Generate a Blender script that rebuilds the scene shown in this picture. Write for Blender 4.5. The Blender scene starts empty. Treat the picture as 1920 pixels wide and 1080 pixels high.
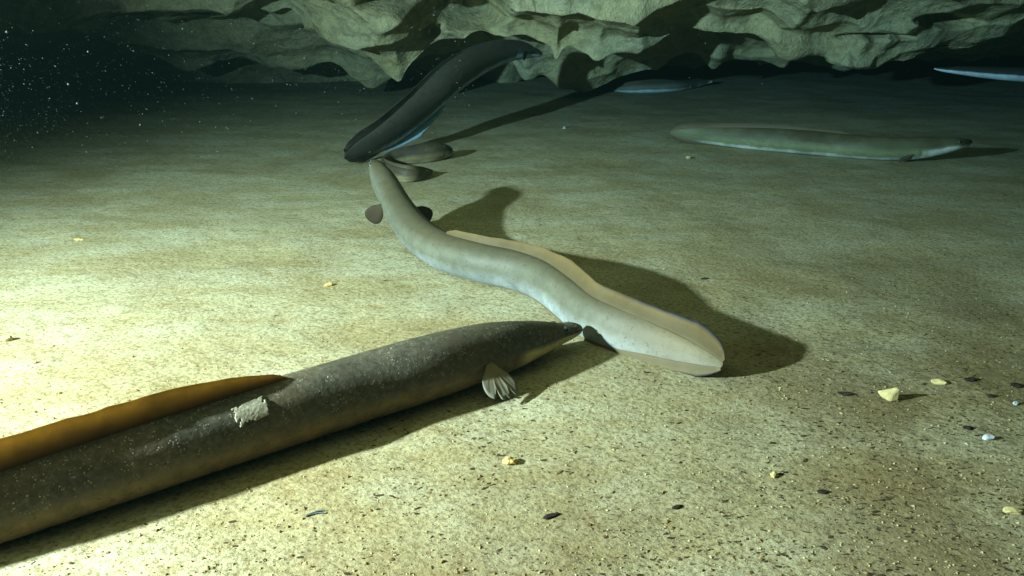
import bpy, math, random
import numpy as np
from mathutils import Vector, noise as mnoise

random.seed(7)
rng = np.random.default_rng(11)
R = math.radians
scene = bpy.context.scene
col = scene.collection

# ------------------------------------------------------------------ camera
CAM_H = 0.50          # metres above the silt
FPX = 1500.0          # focal length in photograph pixels (1920 wide)
PITCH = math.atan(540.0 / FPX)
cam_d = bpy.data.cameras.new('camera')
cam = bpy.data.objects.new('camera', cam_d)
col.objects.link(cam)
cam.location = (0, 0, CAM_H)
cam.rotation_euler = (math.pi / 2 - PITCH, 0, 0)
cam_d.sensor_width = 36.0
cam_d.lens = 36.0 * FPX / 1920.0
cam_d.clip_start = 0.02
cam_d.clip_end = 200
scene.camera = cam

# ------------------------------------------------------------------ world: no daylight reaches the flooded cave
world = bpy.data.worlds.new('World')
scene.world = world
world.use_nodes = True
bg = world.node_tree.nodes['Background']
bg.inputs[0].default_value = (0.010, 0.013, 0.013, 1)
bg.inputs[1].default_value = 0.6

# ------------------------------------------------------------------ the diver's strobe, held out to the left
STROBE = Vector((-1.70, 0.22, 0.80))
AIM = Vector((0.05, 1.36, 0.62))
ld = bpy.data.lights.new('dive_strobe', 'SPOT')
ld.energy = 1430
ld.color = (1.0, 0.965, 0.80)
ld.shadow_soft_size = 0.03
ld.spot_size = R(122)
ld.spot_blend = 1.0
lo = bpy.data.objects.new('dive_strobe', ld)
col.objects.link(lo)
lo.location = STROBE
lo.rotation_euler = (AIM - STROBE).to_track_quat('-Z', 'Y').to_euler()

vs = scene.view_settings
vs.view_transform = 'Standard'
vs.look = 'None'
vs.gamma = 1.0
vs.use_curve_mapping = False
vs.exposure = 0.0
scene.cycles.use_denoising = True
scene.cycles.max_bounces = 5
scene.cycles.diffuse_bounces = 2
scene.cycles.use_adaptive_sampling = True
scene.cycles.adaptive_threshold = 0.02
scene.cycles.volume_bounces = 0
scene.cycles.sample_clamp_indirect = 4.0

# ------------------------------------------------------------------ helpers
cp, sp = math.cos(PITCH), math.sin(PITCH)
FWD = Vector((0, cp, -sp)); UPV = Vector((0, sp, cp)); RGT = Vector((1, 0, 0))
CAM = Vector((0, 0, CAM_H))

def ray(px, py):
    return FWD + RGT * ((px - 960) / FPX) + UPV * ((540 - py) / FPX)
def at_z(px, py, z):
    d = ray(px, py); return CAM + d * ((z - CAM_H) / d.z)
def at_y(px, py, y):
    d = ray(px, py); return CAM + d * (y / d.y)
def depth_of(p):
    return (Vector(p) - CAM).dot(FWD)

def hash2(i, j, k):
    s = np.sin(i * 127.1 + j * 311.7 + k * 74.7) * 43758.5453
    return s - np.floor(s)
def vnoise(x, y, seed=0):
    xi, yi = np.floor(x), np.floor(y)
    fx, fy = x - xi, y - yi
    fx = fx * fx * (3 - 2 * fx); fy = fy * fy * (3 - 2 * fy)
    a = hash2(xi, yi, seed); b = hash2(xi + 1, yi, seed)
    c = hash2(xi, yi + 1, seed); d = hash2(xi + 1, yi + 1, seed)
    return (a * (1 - fx) + b * fx) * (1 - fy) + (c * (1 - fx) + d * fx) * fy
def fbm(x, y, seed=0, oct=4):
    s = 0; a = 0.5
    for o in range(oct):
        s = s + a * (vnoise(x, y, seed + o * 7) - 0.5); x = x * 2.03 + 5.1; y = y * 2.03 + 3.7; a *= 0.5
    return s
def worley(x, y, seed=0):
    """squared distance to the nearest site: bowls that meet in sharp cusps"""
    xi, yi = np.floor(x), np.floor(y)
    best = np.full(np.shape(x), 9.0)
    for di in (-1, 0, 1):
        for dj in (-1, 0, 1):
            cx = xi + di; cy = yi + dj
            sx = cx + 0.12 + 0.76 * hash2(cx, cy, seed); sy = cy + 0.12 + 0.76 * hash2(cx, cy, seed + 31)
            best = np.minimum(best, (x - sx) ** 2 + (y - sy) ** 2)
    return best

def tag(o, label=None, cat=None, group=None, kind=None):
    if label: o['label'] = label
    if cat: o['category'] = cat
    if group: o['group'] = group
    if kind: o['kind'] = kind
    return o

def mesh_obj(name, verts, faces, mat, parent=None, smooth=True, loc=None):
    me = bpy.data.meshes.new(name)
    v = np.asarray(verts, dtype=float)
    if loc is not None: v = v - np.asarray(loc, dtype=float)
    me.from_pydata(v.tolist(), [], faces if isinstance(faces, list) else faces.tolist())
    me.materials.append(mat)
    if smooth: me.polygons.foreach_set('use_smooth', [True] * len(me.polygons))
    me.update()
    o = bpy.data.objects.new(name, me)
    col.objects.link(o)
    if parent: o.parent = parent
    elif loc is not None: o.location = loc
    return o

def attr(o, name, vals):
    a = o.data.attributes.new(name, 'FLOAT', 'POINT')
    a.data.foreach_set('value', np.asarray(vals, dtype=np.float32).ravel())

def grid_faces(n, m, wrap=False):
    i, j = np.meshgrid(np.arange(n - 1), np.arange(m if wrap else m - 1), indexing='ij')
    j2 = (j + 1) % m
    return np.stack([i * m + j, (i + 1) * m + j, (i + 1) * m + j2, i * m + j2], -1).reshape(-1, 4)

def empty(name, loc):
    e = bpy.data.objects.new(name, None); col.objects.link(e); e.location = loc; e.empty_display_size = 0.05
    return e

# ------------------------------------------------------------------ material helpers
class NT:
    def __init__(s, name):
        s.m = bpy.data.materials.new(name); s.m.use_nodes = True
        s.t = s.m.node_tree; s.n = s.t.nodes; s.l = s.t.links
        s.bsdf = s.n['Principled BSDF']; s.out = s.n['Material Output']
    def add(s, typ, **kw):
        n = s.n.new(typ)
        for k, v in kw.items(): setattr(n, k, v)
        return n
    def coord(s):
        if not hasattr(s, '_c'): s._c = s.add('ShaderNodeTexCoord')
        return s._c.outputs['Object']
    def scaled(s, sc, rot=(0, 0, 0)):
        m = s.add('ShaderNodeMapping'); s.l.new(s.coord(), m.inputs[0])
        m.inputs['Scale'].default_value = sc; m.inputs['Rotation'].default_value = rot
        return m.outputs[0]
    def noise(s, scale, detail=4, rough=0.55, vec=None):
        n = s.add('ShaderNodeTexNoise'); n.inputs['Scale'].default_value = scale
        n.inputs['Detail'].default_value = detail; n.inputs['Roughness'].default_value = rough
        s.l.new(vec if vec is not None else s.coord(), n.inputs['Vector'])
        return n.outputs['Fac']
    def noise2(s, scale, detail=3, rough=0.55, vec=None):
        n = s.add('ShaderNodeTexNoise', noise_dimensions='2D'); n.inputs['Scale'].default_value = scale
        n.inputs['Detail'].default_value = detail; n.inputs['Roughness'].default_value = rough
        s.l.new(vec if vec is not None else s.coord(), n.inputs['Vector'])
        return n.outputs['Fac']
    def voronoi(s, scale, feat='F1', vec=None):
        n = s.add('ShaderNodeTexVoronoi', feature=feat); n.inputs['Scale'].default_value = scale
        s.l.new(vec if vec is not None else s.coord(), n.inputs['Vector'])
        return n.outputs['Distance']
    def ramp(s, fac, stops, interp='LINEAR'):
        n = s.add('ShaderNodeValToRGB'); e = n.color_ramp.elements
        n.color_ramp.interpolation = interp
        while len(e) < len(stops): e.new(0.5)
        for el, (p, c) in zip(e, stops):
            el.position = p; el.color = (c, c, c, 1) if isinstance(c, (int, float)) else (*c, 1)
        s.l.new(fac, n.inputs[0]); return n.outputs[0]
    def mix(s, fac, a, b, blend='MIX'):
        n = s.add('ShaderNodeMix', data_type='RGBA', blend_type=blend)
        for sock, v in ((n.inputs[0], fac), (n.inputs[6], a), (n.inputs[7], b)):
            if isinstance(v, (int, float)): sock.default_value = v
            elif isinstance(v, tuple): sock.default_value = (*v, 1)
            else: s.l.new(v, sock)
        return n.outputs[2]
    def math(s, op, a, b=0.0, clamp=False):
        n = s.add('ShaderNodeMath', operation=op, use_clamp=clamp)
        for sock, v in ((n.inputs[0], a), (n.inputs[1], b)):
            if isinstance(v, (int, float)): sock.default_value = v
            else: s.l.new(v, sock)
        return n.outputs[0]
    def attr(s, name):
        n = s.add('ShaderNodeAttribute', attribute_name=name); return n.outputs['Fac']
    def bump(s, h, dist, strength=1.0, prev=None):
        n = s.add('ShaderNodeBump'); n.inputs['Distance'].default_value = dist; n.inputs['Strength'].default_value = strength
        s.l.new(h, n.inputs['Height'])
        if prev is not None: s.l.new(prev, n.inputs['Normal'])
        return n.outputs[0]
    def finish(s, color, rough=0.9, spec=0.1, normal=None):
        b = s.bsdf
        if isinstance(color, tuple): b.inputs['Base Color'].default_value = (*color, 1)
        else: s.l.new(color, b.inputs['Base Color'])
        b.inputs['Roughness'].default_value = rough
        b.inputs['Specular IOR Level'].default_value = spec
        if normal is not None: s.l.new(normal, b.inputs['Normal'])
        return s.m

def sand_material():
    t = NT('silt')
    flat = lambda sc, det, ro, vec=None: t.noise2(sc, det, ro, vec)
    wav = t.scaled((1.2, 2.9, 1), (0, 0, R(-23)))
    rot = t.scaled((1, 1, 1), (0, 0, R(37)))
    rot2 = t.scaled((1, 1.5, 1), (0, 0, R(-28)))
    streak = flat(3.0, 5, 0.66, wav)
    patch = flat(3.4, 4, 0.62, rot)
    mott = flat(38, 4, 0.68, rot2)
    fine = flat(150, 2, 0.7, rot)
    base = t.mix(t.ramp(streak, [(0.38, 0.0), (0.62, 1.0)]), (0.300, 0.264, 0.142), (0.365, 0.352, 0.232))
    base = t.mix(t.ramp(patch, [(0.46, 0.0), (0.70, 0.52)]), base, (0.235, 0.182, 0.085))
    base = t.mix(t.ramp(mott, [(0.34, 0.45), (0.50, 0.0)]), base, (0.150, 0.108, 0.042))
    base = t.mix(t.ramp(fine, [(0.34, 0.55), (0.48, 0.0)]), base, (0.120, 0.086, 0.034))
    base = t.mix(t.ramp(fine, [(0.58, 0.0), (0.74, 0.5)]), base, (0.44, 0.39, 0.22))
    grit_vignette = t.attr('grit_vignette')                     # the bed is coarser and browner to the right; lens vignetting painted in too
    gn = t.math('MULTIPLY', grit_vignette, t.ramp(t.math('ADD', t.math('MULTIPLY', mott, 0.6), t.math('MULTIPLY', patch, 0.4)), [(0.40, 0.15), (0.56, 1.0)]))
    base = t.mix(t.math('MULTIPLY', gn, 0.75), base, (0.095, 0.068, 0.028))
    fl = t.scaled((1, 2.2, 1), (0, 0, R(-14)))
    fleck = t.ramp(flat(85, 2, 0.65, fl), [(0.64, 0.0), (0.68, 1.0)])
    base = t.mix(t.math('MULTIPLY', fleck, t.math('ADD', t.math('MULTIPLY', grit_vignette, 0.8), 0.12)), base, (0.035, 0.028, 0.018))
    h = t.math('ADD', t.math('MULTIPLY', mott, 0.0026), t.math('MULTIPLY', fine, 0.0011))
    h = t.math('ADD', h, t.math('MULTIPLY', streak, 0.005))
    return t.finish(base, 0.95, 0.05, t.bump(h, 1.0, 0.8))

def rock_material():
    t = NT('limestone')
    n1 = t.noise(3.0, 3, 0.6); n2 = t.noise(22, 4, 0.68); n3 = t.noise(130, 2, 0.6)
    c = t.mix(t.ramp(n1, [(0.35, 0.0), (0.68, 1.0)]), (0.56, 0.44, 0.20), (0.46, 0.415, 0.24))
    c = t.mix(t.ramp(n2, [(0.34, 0.55), (0.56, 0.0)]), c, (0.20, 0.16, 0.085))
    c = t.mix(t.ramp(n3, [(0.30, 0.45), (0.5, 0.0)]), c, (0.17, 0.13, 0.07))
    lay = t.noise(5, 3, 0.6, t.scaled((1, 1, 9), (0, R(12), 0)))
    c = t.mix(t.ramp(lay, [(0.30, 0.28), (0.46, 0.0)]), c, (0.22, 0.18, 0.10))
    ck = t.add('ShaderNodeTexVoronoi', feature='DISTANCE_TO_EDGE'); ck.inputs['Scale'].default_value = 2.6
    wv = t.add('ShaderNodeMix', data_type='VECTOR'); wv.inputs[0].default_value = 0.12
    nz = t.add('ShaderNodeTexNoise'); nz.inputs['Scale'].default_value = 7; nz.inputs['Detail'].default_value = 3; t.l.new(t.coord(), nz.inputs['Vector'])
    t.l.new(t.coord(), wv.inputs[4]); t.l.new(nz.outputs['Color'], wv.inputs[5]); t.l.new(wv.outputs[1], ck.inputs['Vector'])
    crack = t.math('MULTIPLY', t.ramp(ck.outputs['Distance'], [(0.0, 1.0), (0.022, 0.0)]), t.ramp(n1, [(0.45, 0.0), (0.60, 1.0)]))
    c = t.mix(t.math('MULTIPLY', crack, 0.7), c, (0.10, 0.08, 0.045))
    b2 = t.bump(t.math('ADD', t.math('MULTIPLY', n2, 0.018), t.math('MULTIPLY', n3, 0.004)), 1.0, 0.8)
    return t.finish(c, 0.92, 0.08, b2)

def skin_material(name, back, flank, belly, dust=0.0, split=(0.12, -0.45), mottle=0.25, soft=0.07, tailmix=1.0, tailcol=None):
    """countershaded eel skin; 'dorsal' runs 1 along the back to -1 along the belly"""
    t = NT(name)
    d = t.attr('dorsal')
    wob = t.math('MULTIPLY', t.math('SUBTRACT', t.noise(18, 4, 0.6), 0.5), 0.35)
    d2 = t.math('ADD', t.math('ADD', d, wob), 1.0)
    d2 = t.math('MULTIPLY', d2, 0.5)
    s0 = (split[0] + 1) / 2; s1 = (split[1] + 1) / 2
    c = t.ramp(d2, [(max(0.0, s1 - soft), belly), (s1 + soft, flank), (s0, flank), (min(1, s0 + 0.22), back)])
    mo = t.noise(55, 4, 0.6)
    c = t.mix(t.ramp(mo, [(0.35, mottle), (0.6, 0.0)]), c, tuple(x * 0.45 for x in back))
    hd = t.attr('headmark')               # pale throat and jaw
    c = t.mix(t.math('MULTIPLY', hd, t.ramp(t.noise(60, 4, 0.6), [(0.25, 0.6), (0.55, 1.0)])), c, belly)
    c = t.mix(t.math('MULTIPLY', t.ramp(t.attr('along'), [(0.80, 0.0), (0.92, 1.0)]), tailmix), c, tailcol or tuple(0.6 * x + 0.4 * y for x, y in zip(back, flank)))
    big = t.noise(9, 3, 0.6)
    c = t.mix(t.ramp(big, [(0.42, 0.0), (0.66, 0.45)]), c, tuple(x * 0.62 for x in flank))
    fr = t.ramp(t.noise(210, 1, 0.5), [(0.66, 0.0), (0.72, 0.5)])
    c = t.mix(fr, c, tuple(x * 0.4 for x in back))
    ln = t.attr('lateral')
    c = t.mix(t.math('MULTIPLY', ln, 0.65), c, tuple(x * 0.6 for x in back))
    b = t.bump(mo, 0.0012, 0.5)
    b = t.bump(t.noise(260, 2, 0.6), 0.0005, 0.6, b)
    if dust > 0:
        up = t.ramp(d2, [(0.42, 0.0), (0.66, 1.0)])
        sc = t.add('ShaderNodeMapping'); t.l.new(t.coord(), sc.inputs[0])
        v = t.voronoi(340); dens = t.noise(22, 3, 0.65); pick = t.noise(120, 1, 0.5)
        dots = t.math('MULTIPLY', t.ramp(v, [(0.22, 1.0), (0.34, 0.0)]), t.ramp(pick, [(0.52, 0.0), (0.58, 1.0)]))
        dots = t.math('MULTIPLY', dots, t.ramp(dens, [(0.36, 0.05), (0.62, 1.0)]))
        film = t.math('MULTIPLY', t.ramp(t.noise(150, 3, 0.75), [(0.45, 0.0), (0.80, 0.30)]), t.ramp(dens, [(0.30, 0.25), (0.66, 1.0)]))
        f = t.math('MULTIPLY', t.math('MULTIPLY', t.math('MAXIMUM', dots, film), up), dust)
        c = t.mix(f, c, (0.46, 0.45, 0.36))
        b = t.bump(f, 0.0012, 0.6, b)
    return t.finish(c, 0.55, 0.18, b)

def fin_material(name, base, edge, trans=0.5, tint=None, margin=None):
    t = NT(name)
    h = t.attr('finheight')
    rays = t.attr('finray')
    w = t.add('ShaderNodeMath', operation='SINE'); t.l.new(t.math('MULTIPLY', rays, 6.2832), w.inputs[0])
    nb = t.noise(40, 4, 0.6)
    c = t.mix(t.ramp(h, [(0.05, 0.0), (0.8, 1.0)]), base, edge)
    c = t.mix(t.ramp(nb, [(0.35, 0.3), (0.6, 0.0)]), c, tuple(x * 0.6 for x in base))
    if margin: c = t.mix(t.math('MULTIPLY', t.ramp(h, [(0.72, 0.0), (0.95, 1.0)]), t.ramp(t.attr('finalong'), [(0.76, 0.0), (0.88, 1.0)])), c, margin)
    bm = t.bump(t.math('MULTIPLY', w.outputs[0], 1.0), 0.0002, 0.06)
    m = t.finish(c, 0.6, 0.12, bm)
    tr = t.add('ShaderNodeBsdfTranslucent')
    if tint: tr.inputs[0].default_value = (*tint, 1)
    else: t.l.new(c, tr.inputs[0])
    mx = t.add('ShaderNodeMixShader'); mx.inputs[0].default_value = trans
    t.l.new(t.bsdf.outputs[0], mx.inputs[1]); t.l.new(tr.outputs[0], mx.inputs[2])
    t.l.new(mx.outputs[0], t.out.inputs[0])
    return m

def plain_material(name, c, rough=0.9, spec=0.1, var=0.35, scale=120):
    t = NT(name)
    n = t.noise(scale, 3, 0.6)
    cc = t.mix(t.ramp(n, [(0.3, 1.0), (0.6, 0.0)]), c, tuple(x * (1 - var) for x in c))
    return t.finish(cc, rough, spec, t.bump(n, 0.001, 0.5))

M_SAND = sand_material()
M_ROCK = rock_material()

# ------------------------------------------------------------------ cave floor
def floor_z(x, y):
    z = 0.030 * fbm(x * 0.9 + 3, y * 0.9, 3, 3) + 0.010 * fbm(x * 3.2, y * 4.5, 9, 4) + 0.006 * fbm(x * 11, y * 12, 21, 4)
    return z + 0.011 * np.clip(y - 2.0, 0, 9) ** 2
def fz(x, y):
    return float(floor_z(np.array([x]), np.array([y]))[0])

def build_floor():
    ys = np.concatenate([np.linspace(-3.0, 0.35, 24)[:-1], 0.35 + (np.linspace(0, 1, 430) ** 2.0) * 8.6])
    tx = np.linspace(-1, 1, 521)
    xs = np.sign(tx) * (0.9 * np.abs(tx) + 5.6 * np.abs(tx) ** 3.2)
    Y, X = np.meshgrid(ys, xs, indexing='ij')
    Z = floor_z(X, Y)
    v = np.stack([X, Y, Z], -1).reshape(-1, 3)
    f = grid_faces(len(ys), len(xs))[:, ::-1]
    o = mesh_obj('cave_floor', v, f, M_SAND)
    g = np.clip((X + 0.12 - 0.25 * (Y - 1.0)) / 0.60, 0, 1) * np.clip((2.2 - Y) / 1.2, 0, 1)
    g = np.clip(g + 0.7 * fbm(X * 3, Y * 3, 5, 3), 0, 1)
    attr(o, 'grit_vignette', g)
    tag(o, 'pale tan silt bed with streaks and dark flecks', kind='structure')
    return o
build_floor()

# ------------------------------------------------------------------ cave ceiling: scalloped limestone in three receding ledges
def catmull(P, n):
    P = np.asarray(P, float); k = len(P)
    Q = np.vstack([2 * P[0] - P[1], P, 2 * P[-1] - P[-2]])
    t = np.linspace(0, k - 1 - 1e-9, n); i = np.floor(t).astype(int); u = (t - i)[:, None]
    a, b, c, d = Q[i], Q[i + 1], Q[i + 2], Q[i + 3]
    return 0.5 * (2 * b + (c - a) * u + (2 * a - 5 * b + 4 * c - d) * u ** 2 + (3 * b - a - 3 * c + d) * u ** 3)

def rock_ledge(name, lip_px, lip_ys, profile_top, nx, nt, cell, amp, seed, bowls=(), knobs=(), xr=(-4.6, 4.6), soften=0.035):
    lyf = lambda px: float(np.interp(px, [a for a, _ in lip_ys], [b for _, b in lip_ys]))
    L = np.array([(p.x, p.z, p.y) for p in (at_y(px, py, lyf(px)) for px, py in lip_px)])
    xs = np.linspace(xr[0], xr[1], nx)
    zl = np.interp(xs, L[:, 0], L[:, 1])
    kw = max(1, int(soften / (xs[1] - xs[0])))
    kn = np.hanning(2 * kw + 3)[1:-1]; kn /= kn.sum()
    zl = np.convolve(np.pad(zl, kw, mode='edge'), kn, 'valid')
    yl = np.interp(xs, L[:, 0], L[:, 2])
    lip_y = yl[:, None]
    t = np.linspace(0, 1, nt)
    V = np.zeros((nx, nt, 3))
    # profile control points: overhead -> face -> lip -> curling under and back
    for i in range(nx):
        P = [(y, z) for y, z in profile_top]
        P += [(yl[i] - 0.34, zl[i] * 0.35 + 0.56 * 0.65 + 0.06), (yl[i] - 0.17, zl[i] * 0.6 + 0.50 * 0.4), (yl[i] - 0.05, zl[i] + 0.055), (yl[i], zl[i]),
              (yl[i] + 0.07, zl[i] + 0.03), (yl[i] + 0.30, zl[i] + 0.16), (yl[i] + 0.75, 0.95)]
        P = np.array(P)
        # parameter spread: most rows go to the visible face
        key = np.concatenate([np.linspace(0, 0.20, len(profile_top)), [0.34, 0.52, 0.66, 0.73, 0.79, 0.90, 1.0]])
        V[i, :, 0] = xs[i]
        V[i, :, 1] = np.interp(t, key, P[:, 0]); V[i, :, 2] = np.interp(t, key, P[:, 1])
    # smooth along t a little
    for _ in range(3):
        V[:, 1:-1, 1:] = 0.25 * V[:, :-2, 1:] + 0.5 * V[:, 1:-1, 1:] + 0.25 * V[:, 2:, 1:]
    # normals
    dx = np.gradient(V, axis=0); dt = np.gradient(V, axis=1)
    # use a normal smoothed across columns so that cusps do not tangle
    N = np.cross(dt, dx); N /= np.linalg.norm(N, axis=-1, keepdims=True) + 1e-9
    N = -N if N[nx // 2, int(nt * 0.4), 1] > 0 else N
    for _ in range(12):
        N[1:-1] = 0.25 * N[:-2] + 0.5 * N[1:-1] + 0.25 * N[2:]
        N[:, 1:-1] = 0.25 * N[:, :-2] + 0.5 * N[:, 1:-1] + 0.25 * N[:, 2:]
    N /= np.linalg.norm(N, axis=-1, keepdims=True) + 1e-9
    X = V[..., 0]; S = V[..., 2] - 0.45 * V[..., 1]
    wx = X + 0.16 * fbm(X * 2.2, S * 2.2, seed + 3, 3); ws = S + 0.16 * fbm(X * 2.2 + 9, S * 2.2, seed + 5, 3)
    big = worley(wx / cell, ws / (cell * 0.62), seed)
    sm = worley(wx / (cell * 0.33) + 3.3, ws / (cell * 0.25), seed + 9)
    D = amp * (np.minimum(big, 0.9) * 1.7 - 0.45) + amp * 0.15 * (np.minimum(sm, 0.7) - 0.3)
    D += amp * 0.9 * fbm(X * 1.6, S * 1.6, seed + 17, 3) + 0.040 * fbm(X * 7, S * 7, seed + 23, 5)
    V = V + N * D[..., None]
    # hand-placed hollows (positive depth pushes the face back) and knobs
    if bowls or knobs:
        rel = V - np.array([0, 0, CAM_H])
        dep = rel @ np.array(FWD); PX = 960 + FPX * rel[..., 0] / dep; PY = 540 - FPX * (rel @ np.array(UPV)) / dep
        for (bx, by, rx, ry, dpt) in bowls:
            q = ((PX - bx) / rx) ** 2 + ((PY - by) / ry) ** 2
            face = V[..., 1] > lip_y - 0.9
            w = np.clip(1 - q, 0, 1) ** 1.1 * face
            V[..., 1] += w * dpt; V[..., 2] += w * dpt * 0.25
    f = grid_faces(nx, nt)
    o = mesh_obj(name, V.reshape(-1, 3), f, M_ROCK)
    return o

LIP1 = [(-1500, 60), (-700, 40), (-300, 60), (0, 75), (100, 78), (270, 65), (400, 60), (440, 45), (480, 28), (540, 25), (590, 62), (625, 100), (660, 112),
        (705, 132), (752, 162), (778, 130), (830, 92), (900, 76), (980, 78), (1025, 100), (1043, 124), (1062, 98), (1105, 108), (1120, 120), (1145, 104),
        (1200, 82), (1260, 72), (1300, 64), (1345, 78), (1385, 74), (1408, 62), (1450, 66), (1490, 86), (1560, 90), (1597, 122), (1618, 106), (1660, 110),
        (1700, 124), (1760, 119), (1810, 116), (1860, 102), (1905, 76), (1940, 60), (2300, 40), (3400, 40)]
LIP2 = [(-900, 60), (-200, 88), (100, 92), (200, 104), (290, 118), (345, 142), (400, 130), (440, 116), (480, 112), (560, 128), (620, 120), (660, 140), (705, 165), (740, 150),
        (800, 110), (860, 100), (960, 120), (985, 158), (1010, 130), (1040, 150), (1095, 178), (1135, 162), (1160, 152), (1205, 142), (1240, 144), (1270, 110), (1300, 98),
        (1336, 145), (1362, 112), (1400, 108), (1440, 112), (1476, 141), (1500, 100), (1560, 92), (1700, 100), (1800, 112), (1900, 100), (2300, 90), (3000, 90)]
LIP3 = [(-600, 100), (0, 150), (200, 150), (330, 160), (390, 180), (440, 192), (510, 191), (560, 166), (640, 150), (760, 150), (900, 145), (960, 155), (1000, 140), (1100, 150),
        (1200, 140), (1280, 128), (1400, 118), (1500, 126), (1700, 122), (1920, 108), (2600, 100)]
ceil = rock_ledge('cave_ceiling', LIP1, [(-400, 3.9), (500, 3.7), (1000, 3.5), (1300, 3.45), (1900, 3.6), (2400, 3.6)], [(-3.0, 1.55), (-1.0, 1.45), (0.6, 1.30), (1.6, 1.12), (2.4, 0.86)], 1000, 240, 0.50, 0.13, 4,
                  bowls=[(850, 22, 120, 38, 0.30), (720, 8, 60, 22, 0.22), (800, 62, 34, 16, 0.10), (470, 60, 60, 45, 0.20), (1640, 70, 80, 8, 0.10), (1780, 40, 70, 16, 0.12)])
tag(ceil, 'scalloped pale limestone ceiling coming down to the silt', kind='structure')
l2 = rock_ledge('rock_ledge', LIP2, [(0, 4.2), (1000, 4.0), (1200, 4.05), (1900, 4.1)], [(3.3, 1.25), (3.4, 0.95)], 760, 150, 0.40, 0.05, 12, soften=0.07)
tag(l2, 'dim second limestone ledge behind the lit ceiling edge', kind='structure')
l3 = rock_ledge('rock_ledge', LIP3, [(0, 4.6), (1200, 4.6), (1900, 4.5)], [(4.0, 1.25), (4.1, 0.95)], 620, 130, 0.36, 0.055, 25, xr=(-5.5, 5.5))
tag(l3, 'farthest dark limestone ledge above the silt', kind='structure')

def build_walls():
    # rock closing the chamber behind, to both sides and behind the diver
    path = [(-5.6, -2.6), (-4.2, 0.2), (-4.4, 3.0), (-4.6, 5.0), (-3.0, 6.2), (0.0, 6.9), (2.6, 6.9), (4.6, 5.6), (4.3, 3.0), (4.2, 0.2), (5.2, -2.6), (0, -3.2), (-5.6, -2.6)]
    P = catmull(np.array(path, float), 520)
    zs = np.linspace(-0.12, 1.9, 60)
    U, Z = np.meshgrid(np.arange(520) / 520 * 34.0, zs, indexing='ij')
    c = np.array([0, 2.0])
    inw = c - P; inw /= np.linalg.norm(inw, axis=1, keepdims=True)
    D = 0.16 * (np.minimum(worley(U / 0.7, Z / 0.5, 40), 0.9) * 1.5 - 0.4) + 0.3 * fbm(U * 0.8, Z * 1.3, 44, 4) + 0.35 * np.clip(Z - 0.2, 0, 1)
    V = np.zeros((520, 60, 3))
    V[..., 0] = P[:, None, 0] + inw[:, None, 0] * D; V[..., 1] = P[:, None, 1] + inw[:, None, 1] * D; V[..., 2] = Z
    o = mesh_obj('cave_wall', V.reshape(-1, 3), grid_faces(520, 60), M_ROCK)
    tag(o, 'dark limestone walls closing the chamber', kind='structure')
build_walls()

# ------------------------------------------------------------------ eels
M_EYE = NT('eye').finish((0.03, 0.048, 0.055), 0.2, 0.4)
M_PUPIL = NT('pupil').finish((0.004, 0.005, 0.006), 0.1, 0.7)

def uv_ball(c, r, frame=None, n=12, m=16, squash=(1, 1, 1)):
    vs = []; fs = []
    A = frame if frame is not None else np.eye(3)
    for i in range(n + 1):
        th = math.pi * i / n
        for j in range(m):
            ph = 2 * math.pi * j / m
            loc = np.array([math.sin(th) * math.cos(ph) * squash[0], math.sin(th) * math.sin(ph) * squash[1], math.cos(th) * squash[2]]) * r
            vs.append(np.asarray(c) + A.T @ loc)
    f = grid_faces(n + 1, m, wrap=True)
    return np.array(vs), f

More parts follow.
